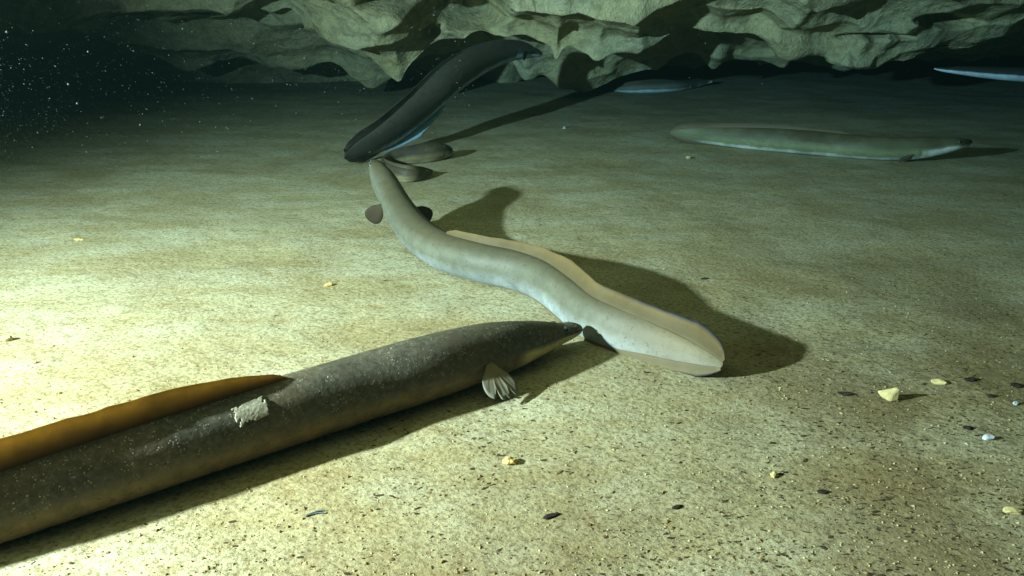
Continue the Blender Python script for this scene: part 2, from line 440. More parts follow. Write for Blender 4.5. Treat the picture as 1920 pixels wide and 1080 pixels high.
class Eel:
    """pts run from the snout to the tail tip: (px, py, body height in px, rest) with rest = ('z', lift above lying) or ('y', world y)"""
    def __init__(s, name, label, pts, skin, fin, cat='eel', group='eels gathered in the cave', lean=None, nl=220, na=48, flat=None, head=0.13, jaw=-0.30):
        P3 = []; RR = []
        for (px, py, w, rest) in pts:
            if rest[0] == 'y':
                p = at_y(px, py, rest[1])
            else:
                r = 0.03; p = None
                for _ in range(8):
                    z = rest[1] + r
                    if p is not None: z += fz(p.x, p.y)
                    p = at_z(px, py, z); r = w * 0.5 * depth_of(p) / FPX
            P3.append(tuple(p)); RR.append(w * 0.5 * depth_of(p) / FPX)
        d = np.array([np.array(P3)[:, 0], np.array(P3)[:, 1], np.array(P3)[:, 2], RR]).T
        dense = catmull(d, 1200)
        seg = np.linalg.norm(np.diff(dense[:, :3], axis=0), axis=1); L = np.concatenate([[0], np.cumsum(seg)])
        s.len = L[-1]
        # closer rings at the head
        u = np.linspace(0, 1, nl); u = u * 0.72 + 0.28 * u ** 2.2
        u = u / u[-1]
        q = u * L[-1]
        s.u = u
        s.C = np.stack([np.interp(q, L, dense[:, k]) for k in range(3)], -1)
        s.r = np.maximum(np.interp(q, L, dense[:, 3]), 0.0015)
        for _ in range(6):
            s.C[1:-1] = 0.25 * s.C[:-2] + 0.5 * s.C[1:-1] + 0.25 * s.C[2:]
        T = np.gradient(s.C, axis=0); T /= np.linalg.norm(T, axis=1, keepdims=True)
        s.T = T
        H = -T                                            # heading (towards the snout)
        B = np.cross(H, np.array([0, 0, 1.0])); B /= np.linalg.norm(B, axis=1, keepdims=True)   # the eel's right side
        N = np.cross(B, H)
        ln = np.zeros(nl) if lean is None else np.radians(np.interp(u, [a for a, _ in lean], [b for _, b in lean]))
        s.B = B * np.cos(ln)[:, None] - N * np.sin(ln)[:, None]
        s.N = N * np.cos(ln)[:, None] + B * np.sin(ln)[:, None]      # positive lean tips the back towards the right side
        fl = [(0, 1.0), (0.55, 0.95), (0.8, 0.62), (1.0, 0.28)] if flat is None else flat
        s.wa = np.interp(u, [a for a, _ in fl], [b for _, b in fl])
        s.base = np.array([s.C[nl // 2, 0], s.C[nl // 2, 1], fz(s.C[nl // 2, 0], s.C[nl // 2, 1])])
        s.root = empty(name, s.base)
        tag(s.root, label, cat, group)
        s.na = na; s.nl = nl; s.head = head
        ang = np.linspace(0, 2 * math.pi, na, endpoint=False)        # 0 = back, pi/2 = right side
        ca, sa = np.cos(ang), np.sin(ang)
        a = (s.r * s.wa)[:, None] * sa[None, :]
        b = s.r[:, None] * ca[None, :]
        # head modelling in units of head length
        hu = np.clip(u / head, 0, 1.5)[:, None]
        # flatter crown, fuller jaw muscles behind the eye
        crown = np.exp(-((hu - 0.22) / 0.16) ** 2)
        b = np.where(b > 0, b * (1 - 0.22 * crown * np.abs(ca)[None]), b)
        cheek = np.exp(-((hu - 0.62) / 0.22) ** 2) * np.exp(-((np.abs(sa)[None] - 1) / 0.4) ** 2)
        a = a * (1 + 0.08 * cheek)
        snoutw = np.exp(-(hu / 0.16) ** 2)
        a = a * (1 + 0.35 * snoutw)
        # mouth: groove along each side from the tip to behind the eye
        mz = -0.18 - 0.10 * hu
        groove = np.exp(-((ca[None] - mz) / 0.085) ** 2) * np.clip((0.46 - hu) / 0.10, 0, 1)
        # throat crease and gill slit in front of the pectoral fin
        gill = np.exp(-((hu - 0.965) / 0.018) ** 2) * np.exp(-((ca[None] + 0.30) / 0.28) ** 2)
        lat = np.exp(-((ca[None] - 0.06) / 0.03) ** 2)
        k = 1 - 0.30 * groove - 0.10 * gill
        lipb = np.exp(-((ca[None] - mz - 0.16) / 0.09) ** 2) * np.clip((0.42 - hu) / 0.1, 0, 1) + np.exp(-((ca[None] - mz + 0.17) / 0.09) ** 2) * np.clip((0.40 - hu) / 0.1, 0, 1)
        k = k + 0.06 * lipb
        V = s.C[:, None, :] + s.B[:, None, :] * (a * k)[..., None] + s.N[:, None, :] * (b * k)[..., None]
        # slight living irregularity
        w = 0.018 * fbm(np.tile(u[:, None] * 40, (1, na)), np.tile(np.cos(ang)[None] * 2, (nl, 1)) + 7, int(abs(pts[0][0])) % 50, 3)
        V = V + (V - s.C[:, None, :]) * w[..., None]
        verts = np.vstack([V.reshape(-1, 3), s.C[0] - T[0] * s.r[0] * 0.35, s.C[-1] + T[-1] * s.r[-1] * 0.5])
        f = grid_faces(nl, na, wrap=True).tolist()
        n0, n1 = nl * na, nl * na + 1
        for j in range(na):
            f.append([n0, j, (j + 1) % na]); f.append([n1, (nl - 1) * na + (j + 1) % na, (nl - 1) * na + j])
        s.body = mesh_obj('body', verts, [x[::-1] for x in f], skin, s.root, loc=s.base)
        dors = np.tile(ca[None], (nl, 1)).reshape(-1)
        attr(s.body, 'dorsal', np.concatenate([dors, [0, 0]]))
        hm = np.clip((0.98 - hu) / 0.15, 0, 1) * np.clip((jaw - ca[None] + 0.1 * np.clip(hu, 0, 1)) / 0.22, 0, 1)
        attr(s.body, 'along', np.concatenate([np.repeat(u, na), [0, 1]]))
        attr(s.body, 'headmark', np.concatenate([np.broadcast_to(hm, (nl, na)).reshape(-1), [0, 0]]))
        attr(s.body, 'lateral', np.concatenate([np.broadcast_to(lat * np.clip((hu - 1) / 0.3, 0, 1), (nl, na)).reshape(-1), [0, 0]]))
        s.ang = ang; s.V = V; s.fin = fin
    def idx(s, u): return int(np.argmin(np.abs(s.u - u)))
    def surf(s, u, deg, out=0.0):
        i = s.idx(u); c, n = math.cos(R(deg)), math.sin(R(deg))
        p = s.C[i] + s.B[i] * (s.r[i] * s.wa[i] * n) + s.N[i] * (s.r[i] * c)
        nrm = s.B[i] * (n / max(s.wa[i], .2)) + s.N[i] * c; nrm /= np.linalg.norm(nrm)
        return p + nrm * out, nrm, i
    def eye(s, u, deg, rad, iris=M_EYE):
        p, n, i = s.surf(u, deg)
        h = -s.T[i]; x = h - n * h.dot(n); x /= np.linalg.norm(x); y = np.cross(n, x)
        A = np.array([x, y, n])
        v, f = uv_ball(p - n * rad * 0.42, rad, A)
        e = mesh_obj('eye', v, f, iris, s.root, loc=s.base)
        v, f = uv_ball(p + n * rad * 0.36, rad * 0.52, A, 8, 14, (1, 1, 0.5))
        mesh_obj('pupil', v, f, M_PUPIL, e, loc=s.base)
        e.matrix_parent_inverse.identity()
        return e
    def nostril(s, deg, rad):
        p, n, i = s.surf(0.012, deg)
        h = -s.T[i]
        ax = n * 0.6 + h * 0.8; ax /= np.linalg.norm(ax)
        x = np.cross(ax, s.N[i]); x /= np.linalg.norm(x); y = np.cross(ax, x)
        vs = []; 
        for k, (q, rr) in enumerate([(-1, 1.2), (0.5, 1.0), (2.2, 0.85), (2.3, 0.5), (1.2, 0.45)]):
            for j in range(10):
                t = 2 * math.pi * j / 10
                vs.append(p + ax * q * rad + (x * math.cos(t) + y * math.sin(t)) * rr * rad)
        mesh_obj('nostril', np.array(vs), grid_faces(5, 10, wrap=True), s.body.data.materials[0], s.root, loc=s.base)
    def ribbon(s, name, u0, u1, hs, side=1, lean=0.0, waves=0.0, mat=None, nv=8, seed=1, past=0.0):
        """a long median fin: side 1 on the back, -1 under the belly; hs = [(u, height m)]"""
        ids = np.where((s.u >= u0 - 1e-6) & (s.u <= u1 + 1e-6))[0]
        uu = s.u[ids]; n = len(ids)
        h = np.interp(uu, [a for a, _ in hs], [b for _, b in hs])
        h = h * (1 + 0.13 * fbm(uu * 60, uu * 0 + seed, seed, 4))
        sway = waves * (np.sin(uu * 46 + seed) + 0.6 * np.sin(uu * 91 + 2 * seed)) * h
        v = np.linspace(0, 1, nv)
        base = s.C[ids] + side * s.N[ids] * (s.r[ids] * 0.86)[:, None]
        up = side * s.N[ids] * math.cos(lean) + s.B[ids] * math.sin(lean)
        G = []
        for sd in (1, -1):
            th = (0.0030 * (1 - v) ** 2 + 0.0006) * np.ones((n, 1))
            th = np.minimum(th, s.r[ids][:, None] * 0.35 + 0.0004)
            hh = h[:, None] * v[None] + 0.0
            p = base[:, None] + up[:, None] * (hh[..., None] + (s.r[ids] * 0.14)[:, None, None] * np.minimum(1, v * 4)[None, :, None]) + s.B[ids][:, None] * (sway[:, None] * v[None] ** 1.6 + sd * th)[..., None]
            p = p + s.T[ids][:, None] * (h[:, None] * 0.25 * v[None] ** 2)[..., None]
            if past: p = p + s.T[ids][:, None] * (past * np.clip((uu - 0.93) / 0.07, 0, 1)[:, None] ** 2 * (1 - 0.6 * v[None] ** 2))[..., None]
            G.append(p if sd == 1 else p[:, ::-1])
        W = np.concatenate(G, axis=1); m = 2 * nv
        f = grid_faces(n, m, wrap=True).tolist()
        f.append(list(range(m))[::-1]); f.append([(n - 1) * m + j for j in range(m)])
        o = mesh_obj(name, W.reshape(-1, 3), f, mat or s.fin, s.root, loc=s.base)
        fh = np.concatenate([v, v[::-1]]); attr(o, 'finheight', np.tile(fh[None], (n, 1)))
        attr(o, 'finray', np.tile((uu * s.len / 0.006)[:, None], (1, m)))
        attr(o, 'finalong', np.tile(uu[:, None], (1, m)))
        return o
    def pectoral(s, u, deg, direc, spread, length, half=42, mat=None, notch=(), nr=25, nv=9, curl=0.15):
        """fan fin; direc and spread are world vectors"""
        p, nrm, i = s.surf(u, deg, -0.002)
        d = np.array(direc, float); d /= np.linalg.norm(d)
        e = np.array(spread, float); e -= d * e.dot(d); e /= np.linalg.norm(e)
        nn = np.cross(d, e)
        th = np.radians(np.linspace(-half, half, nr))
        outl = length * np.sqrt(np.maximum(0.05, 1 - 0.62 * (np.degrees(th) / half) ** 4 - 0.10 * (np.degrees(th) / half) ** 2))
        for (a, w, dp) in notch: outl = outl * (1 - dp * np.exp(-((np.degrees(th) - a) / w) ** 2))
        v = np.linspace(0, 1, nv); G = []
        for sd in (1, -1):
            rad = 0.16 * length + (outl[:, None] - 0.16 * length) * v[None]
            a = th[:, None] * (0.55 + 0.45 * v[None] ** 0.6)
            q = p + d * 1.0 * (rad * np.cos(a) - 0.16 * length)[..., None] + e * (rad * np.sin(a))[..., None]
            q = q + nn * (curl * length * (v[None] ** 2) * (np.cos(th * 2.2)[:, None]) + sd * (0.0016 * (1 - v[None]) + 0.0004) + 0.00015 * np.sin(th * 40)[:, None] * v[None])[..., None]
            G.append(q if sd == 1 else q[:, ::-1])
        W = np.concatenate(G, axis=1); m = 2 * nv
        f = grid_faces(nr, m, wrap=True).tolist(); f.append(list(range(m))[::-1]); f.append([(nr - 1) * m + j for j in range(m)])
        o = mesh_obj('pectoral_fin', W.reshape(-1, 3), f, mat or s.fin, s.root, loc=s.base)
        fh = np.concatenate([v, v[::-1]]); attr(o, 'finheight', np.tile(fh[None], (nr, 1)))
        attr(o, 'finray', np.tile((np.degrees(th) / 11.0)[:, None], (1, m)))
        return o

Z = lambda lift=0.0: ('z', lift)
Yd = lambda y: ('y', y)

# --- the dark eel in front, entering from the lower left
SK_FRONT = skin_material('dark_skin', (0.062, 0.058, 0.042), (0.20, 0.145, 0.068), (0.64, 0.54, 0.27), dust=0.85, split=(-0.30, -0.86), mottle=0.5)
FN_FRONT = fin_material('amber_fin', (0.05, 0.030, 0.012), (0.40, 0.265, 0.075), 0.6)
FN_PALE = fin_material('pale_fin', (0.36, 0.28, 0.14), (0.27, 0.265, 0.205), 0.40)
front = Eel('dark_eel', 'large dark silt-dusted eel entering from the lower left with an amber back fin',
    [(1085, 615, 15, Z(0.022)), (1075, 617, 28, Z(0.018)), (1050, 623, 44, Z(0.012)), (1020, 631, 60, Z(0.007)), (985, 640, 78, Z(0.003)), (945, 650, 96, Z(0.0)), (890, 664, 110, Z()), (800, 690, 122, Z()),
     (680, 726, 128, Z()), (520, 776, 134, Z()), (340, 834, 138, Z()), (160, 893, 141, Z()), (0, 948, 142, Z()), (-200, 1015, 138, Z()),
     (-420, 1085, 126, Z()), (-640, 1140, 104, Z()), (-860, 1165, 70, Z()), (-1040, 1165, 26, Z())],
    SK_FRONT, FN_FRONT, head=0.125, jaw=0.0)
FD = float(front.u[np.argmin(np.abs(960 + FPX * front.C[:, 0] / ((front.C - np.array(CAM)) @ np.array(FWD)) - 545))])
front.ribbon('dorsal_fin', FD, 1.0, [(FD, 0.0), (FD + 0.012, 0.010), (FD + 0.05, 0.022), (0.47, 0.028), (0.55, 0.032), (0.9, 0.034), (1.0, 0.006)], lean=0.10, waves=0.03)
front.ribbon('anal_fin', 0.62, 1.0, [(0.62, 0.0), (0.66, 0.012), (0.9, 0.02), (1.0, 0.004)], side=-1, lean=0.9)

print('eel length', front.len)
def u_at_px(e, px, py):
    rel = e.C - np.array(CAM); dep = rel @ np.array(FWD)
    X = 960 + FPX * rel[:, 0] / dep; Yp = 540 - FPX * (rel @ np.array(UPV)) / dep
    return e.u[int(np.argmin((X - px) ** 2 + (Yp - py) ** 2))]
HEADFRONT = u_at_px(front, 905, 660)
front.eye(u_at_px(front, 1047, 620), 62, 0.0068)
front.eye(u_at_px(front, 1047, 620), -62, 0.0068)
front.nostril(48, 0.0010); front.nostril(-48, 0.0010)
_i = front.idx(u_at_px(front, 900, 664))
_hd = -front.T[_i]
front.pectoral(u_at_px(front, 886, 666), 88, (-0.10 * _hd + 0.84 * front.B[_i] - 0.64 * front.N[_i]), _hd, 0.069, 33, FN_PALE, notch=((-10, 2.2, 0.24), (10, 2.2, 0.28), (1, 1.4, 0.06)), nr=49, curl=0.05)
front.pectoral(u_at_px(front, 893, 664), -108, (-0.5 * _hd - 0.62 * front.B[_i] - 0.5 * front.N[_i]), _hd, 0.045, 35, FN_PALE)

def skin_patch(e, u0, u1, d0, d1, mat, seed=2):
    nu, nv = 34, 22
    uu = np.linspace(u0, u1, nu); dd = np.linspace(d0, d1, nv)
    vs = np.zeros((nu, nv, 3)); keep = np.zeros((nu, nv), bool)
    for a in range(nu):
        for b in range(nv):
            edge = min(a, nu - 1 - a) / nu * 2, min(b, nv - 1 - b) / nv * 2
            rag = 0.75 * float(vnoise(np.array([a * 0.28]), np.array([b * 0.30]), seed)[0]) + 0.25 * float(vnoise(np.array([a * 0.9]), np.array([b * 0.9]), seed + 1)[0])
            keep[a, b] = min(edge) > rag - 0.60
            k = u0 + (u1 - u0) * (a / (nu - 1)); dg = dd[b] + (a / (nu - 1) - 0.5) * 6
            i = np.interp(k, e.u, np.arange(e.nl)); i0 = int(i); fr = i - i0
            c = e.C[i0] * (1 - fr) + e.C[i0 + 1] * fr; r = e.r[i0] * (1 - fr) + e.r[i0 + 1] * fr
            n = e.B[i0] * math.sin(R(dg)) + e.N[i0] * math.cos(R(dg))
            vs[a, b] = c + n * (r * 1.004 + 0.0006 + 0.0003 * float(vnoise(np.array([a * 0.55]), np.array([b * 0.55]), seed + 4)[0]))
    f = [q for q in grid_faces(nu, nv).tolist() if all(keep.reshape(-1)[x] for x in q)]
    o = mesh_obj('sloughed_skin_patch', vs.reshape(-1, 3), f, mat, e.root, smooth=True, loc=e.base)
    o['label'] = 'ragged pale patch of sloughed skin'
    md = o.modifiers.new('thick', 'SOLIDIFY'); md.thickness = 0.0007; md.offset = 0
    return o
M_PATCH = plain_material('sloughed_skin', (0.32, 0.31, 0.235), 0.9, 0.1, 0.55, 320)
ua, ub = u_at_px(front, 490, 785), u_at_px(front, 430, 803)
skin_patch(front, ua, ub, 29, 61, M_PATCH)

# --- the pale eel swimming away up the middle, tail blade nearest
SK_MID = skin_material('pale_skin', (0.068, 0.060, 0.033), (0.108, 0.110, 0.078), (0.27, 0.31, 0.32), split=(0.30, -0.50), mottle=0.30, soft=0.20, tailmix=0.7, tailcol=(0.128, 0.100, 0.050))  # pale belly, its bluish white also painting the rim light of the lit side
FN_MID = fin_material('buff_fin', (0.110, 0.090, 0.046), (0.150, 0.108, 0.046), 0.3, margin=(0.03, 0.03, 0.035))
FN_MIDB = fin_material('pale_anal_fin', (0.150, 0.125, 0.070), (0.160, 0.128, 0.070), 0.3, margin=(0.03, 0.03, 0.035))
FN_BROWN = fin_material('brown_fin', (0.060, 0.045, 0.024), (0.036, 0.027, 0.014), 0.12)
mid = Eel('pale_eel', 'pale olive eel curving away up the middle of the bed, tail towards the camera',
    [(703, 307, 16.7, Z(0.124)), (707, 315, 29.8, Z(0.117)), (717, 334, 42.8, Z(0.092)), (730, 358, 50.2, Z(0.064)), (745, 386, 55.8, Z(0.040)), (765, 417, 63.2, Z(0.020)), (793, 447, 68.8, Z(0.007)), (835, 472, 72.5, Z(0.002)),
     (895, 491, 74.4, Z(0.0)), (960, 505, 74.4, Z()), (1012, 524, 74.4, Z()), (1056, 556, 76.3, Z()), (1096, 590, 78.1, Z()), (1146, 613, 78.1, Z()),
     (1205, 632, 68.8, Z(0.004)), (1262, 651, 55.8, Z(0.008)), (1315, 669, 35.3, Z(0.014)), (1354, 684, 11.2, Z(0.020))],
    SK_MID, FN_MID, head=0.135, lean=[(0, 0), (0.35, 0), (0.55, 10), (0.75, 22), (1, 24)], flat=[(0, 1.0), (0.5, 0.95), (0.7, 0.6), (0.85, 0.3), (1.0, 0.22)])
M_DORS0 = u_at_px(mid, 836, 472)
mid.ribbon('dorsal_fin', M_DORS0, 1.0, [(M_DORS0, 0.004), (M_DORS0 + 0.02, 0.012), (M_DORS0 + 0.15, 0.016), (u_at_px(mid, 1040, 545), 0.024), (u_at_px(mid, 1100, 590), 0.021), (u_at_px(mid, 1205, 634), 0.022), (u_at_px(mid, 1270, 655), 0.026), (0.94, 0.028), (0.965, 0.026), (0.985, 0.019), (0.995, 0.012), (1.0, 0.004)], lean=0.12, waves=0.09)
mid.ribbon('anal_fin', 0.52, 1.0, [(0.52, 0.0), (0.56, 0.006), (0.8, 0.012), (u_at_px(mid, 1290, 660), 0.014), (0.97, 0.016), (0.99, 0.010), (1.0, 0.004)], side=-1, waves=0.02, mat=FN_MIDB)
mid.eye(u_at_px(mid, 705, 316), 66, 0.0055); mid.eye(u_at_px(mid, 705, 316), -66, 0.0055)
mid.nostril(48, 0.0014); mid.nostril(-48, 0.0014)
_i = mid.idx(u_at_px(mid, 742, 382)); _hd = -mid.T[_i]
mid.pectoral(u_at_px(mid, 740, 378), -100, (-0.62, -0.30, -0.72), (-0.70, 0.10, 0.70), 0.054, 34, FN_BROWN)
mid.pectoral(u_at_px(mid, 748, 390), 98, (0.85, -0.10, -0.48), (0.45, 0.20, 0.85), 0.058, 32, FN_BROWN)

# --- eel lying at the right, in profile
SK_RIGHT = skin_material('olive_skin', (0.060, 0.052, 0.026), (0.190, 0.205, 0.105), (0.72, 0.76, 0.70), split=(-0.20, -0.72), mottle=0.3)
FN_DARK = fin_material('dark_fin', (0.13, 0.10, 0.055), (0.07, 0.055, 0.03), 0.2)
right = Eel('olive_eel', 'olive eel with a pale throat lying in profile on the silt at the right',
    [(1817, 266, 8, Z(0.050)), (1811, 267, 16, Z(0.046)), (1790, 270, 26, Z(0.038)), (1762, 274, 33.1, Z(0.024)), (1725, 278, 39.6, Z(0.010)), (1690, 279, 42.3, Z(0.003)), (1630, 277, 43.2, Z()), (1560, 271, 44.2, Z()), (1480, 264, 44.2, Z()),
     (1400, 259, 39.6, Z(0.0)), (1340, 255, 32.2, Z(0.004)), (1300, 252, 26, Z(0.010)), (1270, 249, 16, Z(0.02)), (1258, 249, 8, Z(0.024))],
    SK_RIGHT, FN_DARK, head=0.205, jaw=-0.05)
right.ribbon('dorsal_fin', 0.40, 1.0, [(0.40, 0.0), (0.44, 0.009), (0.6, 0.013), (0.85, 0.016), (0.97, 0.014), (1.0, 0.003)], waves=0.05)
right.ribbon('anal_fin', 0.60, 1.0, [(0.60, 0.0), (0.7, 0.006), (0.9, 0.012), (0.97, 0.012), (1.0, 0.003)], side=-1)
right.eye(u_at_px(right, 1791, 270), 66, 0.0065); right.eye(u_at_px(right, 1791, 270), -66, 0.0065)
_i = right.idx(u_at_px(right, 1712, 279)); _hd = -right.T[_i]
right.pectoral(u_at_px(right, 1712, 279), 112, (-0.9 * _hd + 0.45 * right.B[_i] - 0.38 * right.N[_i]), right.N[_i], 0.060, 9, FN_DARK)
right.pectoral(u_at_px(right, 1712, 279), -112, (-0.9 * _hd - 0.45 * right.B[_i] - 0.3 * right.N[_i]), right.N[_i], 0.062, 20, FN_DARK)

# --- dark eel swimming up to the ceiling
SK_SWIM = skin_material('slate_skin', (0.058, 0.054, 0.040), (0.075, 0.072, 0.058), (0.55, 0.65, 0.72), split=(0.05, -0.48), mottle=0.4)
FN_SWIM = fin_material('slate_fin', (0.075, 0.068, 0.058), (0.07, 0.06, 0.05), 0.15)
FN_BLUE = fin_material('blue_white_fin', (0.30, 0.46, 0.58), (0.34, 0.52, 0.64), 0.35)
swim = Eel('slate_eel', 'dark slate eel swimming up towards the ceiling with a blue-white belly edge',
    [(1014, 101, 8, Yd(3.42)), (1006, 99, 17, Yd(3.41)), (985, 95, 30, Yd(3.37)), (955, 95, 40, Yd(3.31)), (920, 103, 50, Yd(3.23)), (880, 121, 58, Yd(3.12)), (835, 152, 62, Yd(2.98)), (790, 195, 62, Yd(2.85)),
     (745, 236, 58, Yd(2.72)), (705, 264, 48, Yd(2.62)), (672, 279, 34, Yd(2.55)), (645, 289, 12, Yd(2.50))],
    SK_SWIM, FN_SWIM, head=0.15, lean=[(0, 0), (1, 8)])
swim.ribbon('dorsal_fin', 0.36, 1.0, [(0.36, 0.0), (0.42, 0.010), (0.7, 0.018), (0.93, 0.024), (0.98, 0.018), (1.0, 0.004)], waves=0.03)
swim.ribbon('anal_fin', 0.50, 0.90, [(0.50, 0.0), (0.58, 0.030), (0.72, 0.044), (0.88, 0.006), (0.90, 0.002)], side=-1, mat=FN_BLUE, lean=1.35)
swim.ribbon('tail_fin', 0.84, 1.0, [(0.84, 0.0), (0.93, 0.018), (0.98, 0.014), (1.0, 0.004)], side=-1)
swim.eye(u_at_px(swim, 990, 96), 66, 0.0065); swim.eye(u_at_px(swim, 990, 96), -66, 0.0065)
_i = swim.idx(u_at_px(swim, 975, 95)); _hd = -swim.T[_i]
swim.pectoral(u_at_px(swim, 978, 95), 105, (-0.75 * _hd + 0.5 * swim.B[_i] - 0.35 * swim.N[_i]), swim.N[_i], 0.050, 34, FN_SWIM)

# --- hairpin-curled eel behind the pale eel's head
SK_CURL = skin_material('umber_skin', (0.035, 0.030, 0.020), (0.20, 0.16, 0.08), (0.44, 0.40, 0.22), split=(-0.25, -0.7), mottle=0.3)
curl = Eel('curled_eel', 'small dark eel curled in a hairpin behind the head of the pale eel',
    [(843, 283, 10, Z(0.004)), (836, 283, 24, Z(0.003)), (815, 284, 36, Z()), (785, 288, 36, Z()), (750, 293, 30, Z()), (728, 300, 24, Z()), (722, 310, 22, Z()), (734, 320, 26, Z()),
     (752, 327, 28, Z()), (774, 329, 24, Z(0.002)), (795, 327, 16, Z(0.004)), (810, 324, 6, Z(0.005))],
    SK_CURL, FN_DARK, head=0.15, flat=[(0, 1), (0.7, 0.8), (1, 0.4)])
curl.ribbon('dorsal_fin', 0.45, 1.0, [(0.45, 0.0), (0.6, 0.006), (0.9, 0.010), (1.0, 0.004)], past=0.006)
curl.eye(0.045, 64, 0.004); curl.eye(0.045, -64, 0.004)

# --- two eels far back under the ceiling
SK_FAR = skin_material('far_skin', (0.10, 0.09, 0.06), (0.18, 0.18, 0.14), (0.72, 0.80, 0.82), split=(0.2, -0.40), mottle=0.2)
SK_FAR2 = skin_material('far_dark_skin', (0.035, 0.032, 0.025), (0.05, 0.05, 0.045), (0.80, 0.86, 0.88), split=(0.2, -0.12), mottle=0.2)
far1 = Eel('distant_eel', 'thin eel with a blue-white belly line on the far silt below the ceiling lobe',
    [(1336, 152, 4, Z(0.02)), (1326, 153, 9, Z(0.01)), (1300, 157, 16, Z()), (1270, 161, 20, Z()), (1235, 163, 21, Z()), (1195, 165, 18, Z()), (1160, 167, 11, Z()), (1136, 167, 4, Z())],
    SK_FAR, FN_DARK, head=0.2, nl=120, na=32)
far1.ribbon('dorsal_fin', 0.4, 1.0, [(0.4, 0.0), (0.6, 0.012), (0.95, 0.012), (1.0, 0.006)])
_i = far1.idx(0.27); _hd = -far1.T[_i]
far1.pectoral(0.27, 105, (-0.9 * _hd + 0.4 * far1.B[_i] - 0.2 * far1.N[_i]), far1.N[_i], 0.035, 18, FN_BLUE)
far2 = Eel('distant_eel', 'dark eel cut off by the right edge, only its bright blue belly line showing',
    [(1752, 128, 4, Yd(3.42)), (1768, 130, 9, Yd(3.41)), (1800, 132, 15, Yd(3.40)), (1850, 136, 21, Yd(3.39)), (1900, 139, 25, Yd(3.38)), (1970, 142, 28, Yd(3.37)), (2060, 144, 28, Yd(3.36)), (2160, 144, 26, Yd(3.35)), (2260, 140, 16, Yd(3.35)), (2330, 136, 5, Yd(3.35))],
    SK_FAR2, FN_DARK, head=0.14, jaw=-0.45, nl=120, na=32)
far2.ribbon('dorsal_fin', 0.4, 1.0, [(0.4, 0.0), (0.6, 0.012), (0.95, 0.012), (1.0, 0.006)])

# ------------------------------------------------------------------ pebbles and scraps one can point at
import bmesh
def lump(name, label, px, py, size, mat, squash=(1, 0.8, 0.6), rot=0.0, seed=0, cat='pebble', group='scattered stones and scraps on the silt', rough=0.28, sub=2, sink=0.25):
    p = at_z(px, py, 0.0); p = at_z(px, py, fz(p.x, p.y) + size * squash[2] * 0.3)
    bm = bmesh.new(); bmesh.ops.create_icosphere(bm, subdivisions=sub, radius=1.0)
    rs = random.Random(seed); off = Vector((rs.random() * 50, rs.random() * 50, rs.random() * 50))
    for v in bm.verts:
        k = 1 + rough * 2 * mnoise.noise(v.co * 1.1 + off) + rough * 0.7 * mnoise.noise(v.co * 2.9 + off)
        v.co = Vector((v.co.x * squash[0], v.co.y * squash[1], v.co.z * squash[2])) * k * size * 0.5
    me = bpy.data.meshes.new(name); bm.to_mesh(me); bm.free(); me.materials.append(mat)
    o = bpy.data.objects.new(name, me); col.objects.link(o)
    o.location = (p.x, p.y, fz(p.x, p.y) + size * 0.5 * squash[2] * (1 - 2 * sink)); o.rotation_euler = (0, 0, rot)
    tag(o, label, cat, group)
    return o
M_PEB_Y = plain_material('cream_stone', (0.46, 0.38, 0.17), 0.85, 0.1, 0.3, 160)
M_PEB_O = plain_material('ochre_stone', (0.60, 0.42, 0.15), 0.85, 0.1, 0.3, 160)
M_PEB_W = plain_material('white_shell', (0.42, 0.47, 0.50), 0.5, 0.3, 0.2, 160)
M_CHAR = plain_material('charred_wood', (0.028, 0.022, 0.016), 0.9, 0.1, 0.5, 160)

def wedge_stone():
    # the angular cream stone: a leaning three-cornered chip
    px, py = 1666, 750
    p = at_z(px, py, 0); g = fz(p.x, p.y)
    s = 0.0165
    pts = np.array([(-0.95, 0.30, 0.55), (0.35, 0.15, 0.92), (0.75, -0.05, 0.98), (0.62, -0.35, -0.05), (-0.10, -0.50, -0.08), (-0.62, -0.05, 0.10), (0.55, 0.45, 0.0), (-0.3, 0.5, -0.05), (0.05, -0.34, 0.42)]) * s
    bm = bmesh.new(); vs = [bm.verts.new(v) for v in pts]
    bmesh.ops.convex_hull(bm, input=vs)
    bmesh.ops.bevel(bm, geom=list(bm.edges), offset=0.0012, segments=1, affect='EDGES')
    me = bpy.data.meshes.new('angular_stone'); bm.to_mesh(me); bm.free(); me.materials.append(M_PEB_Y)
    o = bpy.data.objects.new('angular_stone', me); col.objects.link(o); o.location = (p.x, p.y, g + 0.001)
    tag(o, 'angular cream stone with a pointed shadow, right of the pale tail', 'stone', 'scattered stones and scraps on the silt')
wedge_stone()
lump('pebble', 'flat cream pebble just above and right of the angular stone', 1760, 716, 0.022, M_PEB_Y, (1.0, 0.5, 0.35), -0.3, 3)
lump('shell_scrap', 'bright blue-white shell scrap near the right edge', 1853, 820, 0.015, M_PEB_W, (1.0, 0.55, 0.5), 0.1, 5, 'shell')
lump('shell_scrap', 'tiny blue-white scrap at the right edge above the larger shell', 1905, 756, 0.009, M_PEB_W, (1.0, 0.7, 0.6), 0.6, 6, 'shell')
lump('pebble', 'small ochre pebble below the dark eel shadow', 956, 864, 0.014, M_PEB_O, (1.0, 0.9, 0.85), 0.2, 8)
lump('pebble', 'round ochre pebble on the bright silt left of the pale eel', 617, 534, 0.016, M_PEB_O, (1.0, 0.8, 0.5), 0.2, 9)
lump('pebble', 'white round pebble at the far left on the brightest silt', 12, 635, 0.018, M_PEB_Y, (1.0, 0.7, 0.6), 0.2, 10)
lump('pebble', 'cream pebble at the right edge near the bottom corner', 1898, 957, 0.017, M_PEB_Y, (1.2, 0.6, 0.4), -0.2, 11)
lump('pebble', 'brown pebble on the bright silt above the amber fin', 63, 679, 0.010, M_PEB_O, (1, 0.6, 0.5), 0.3, 12)
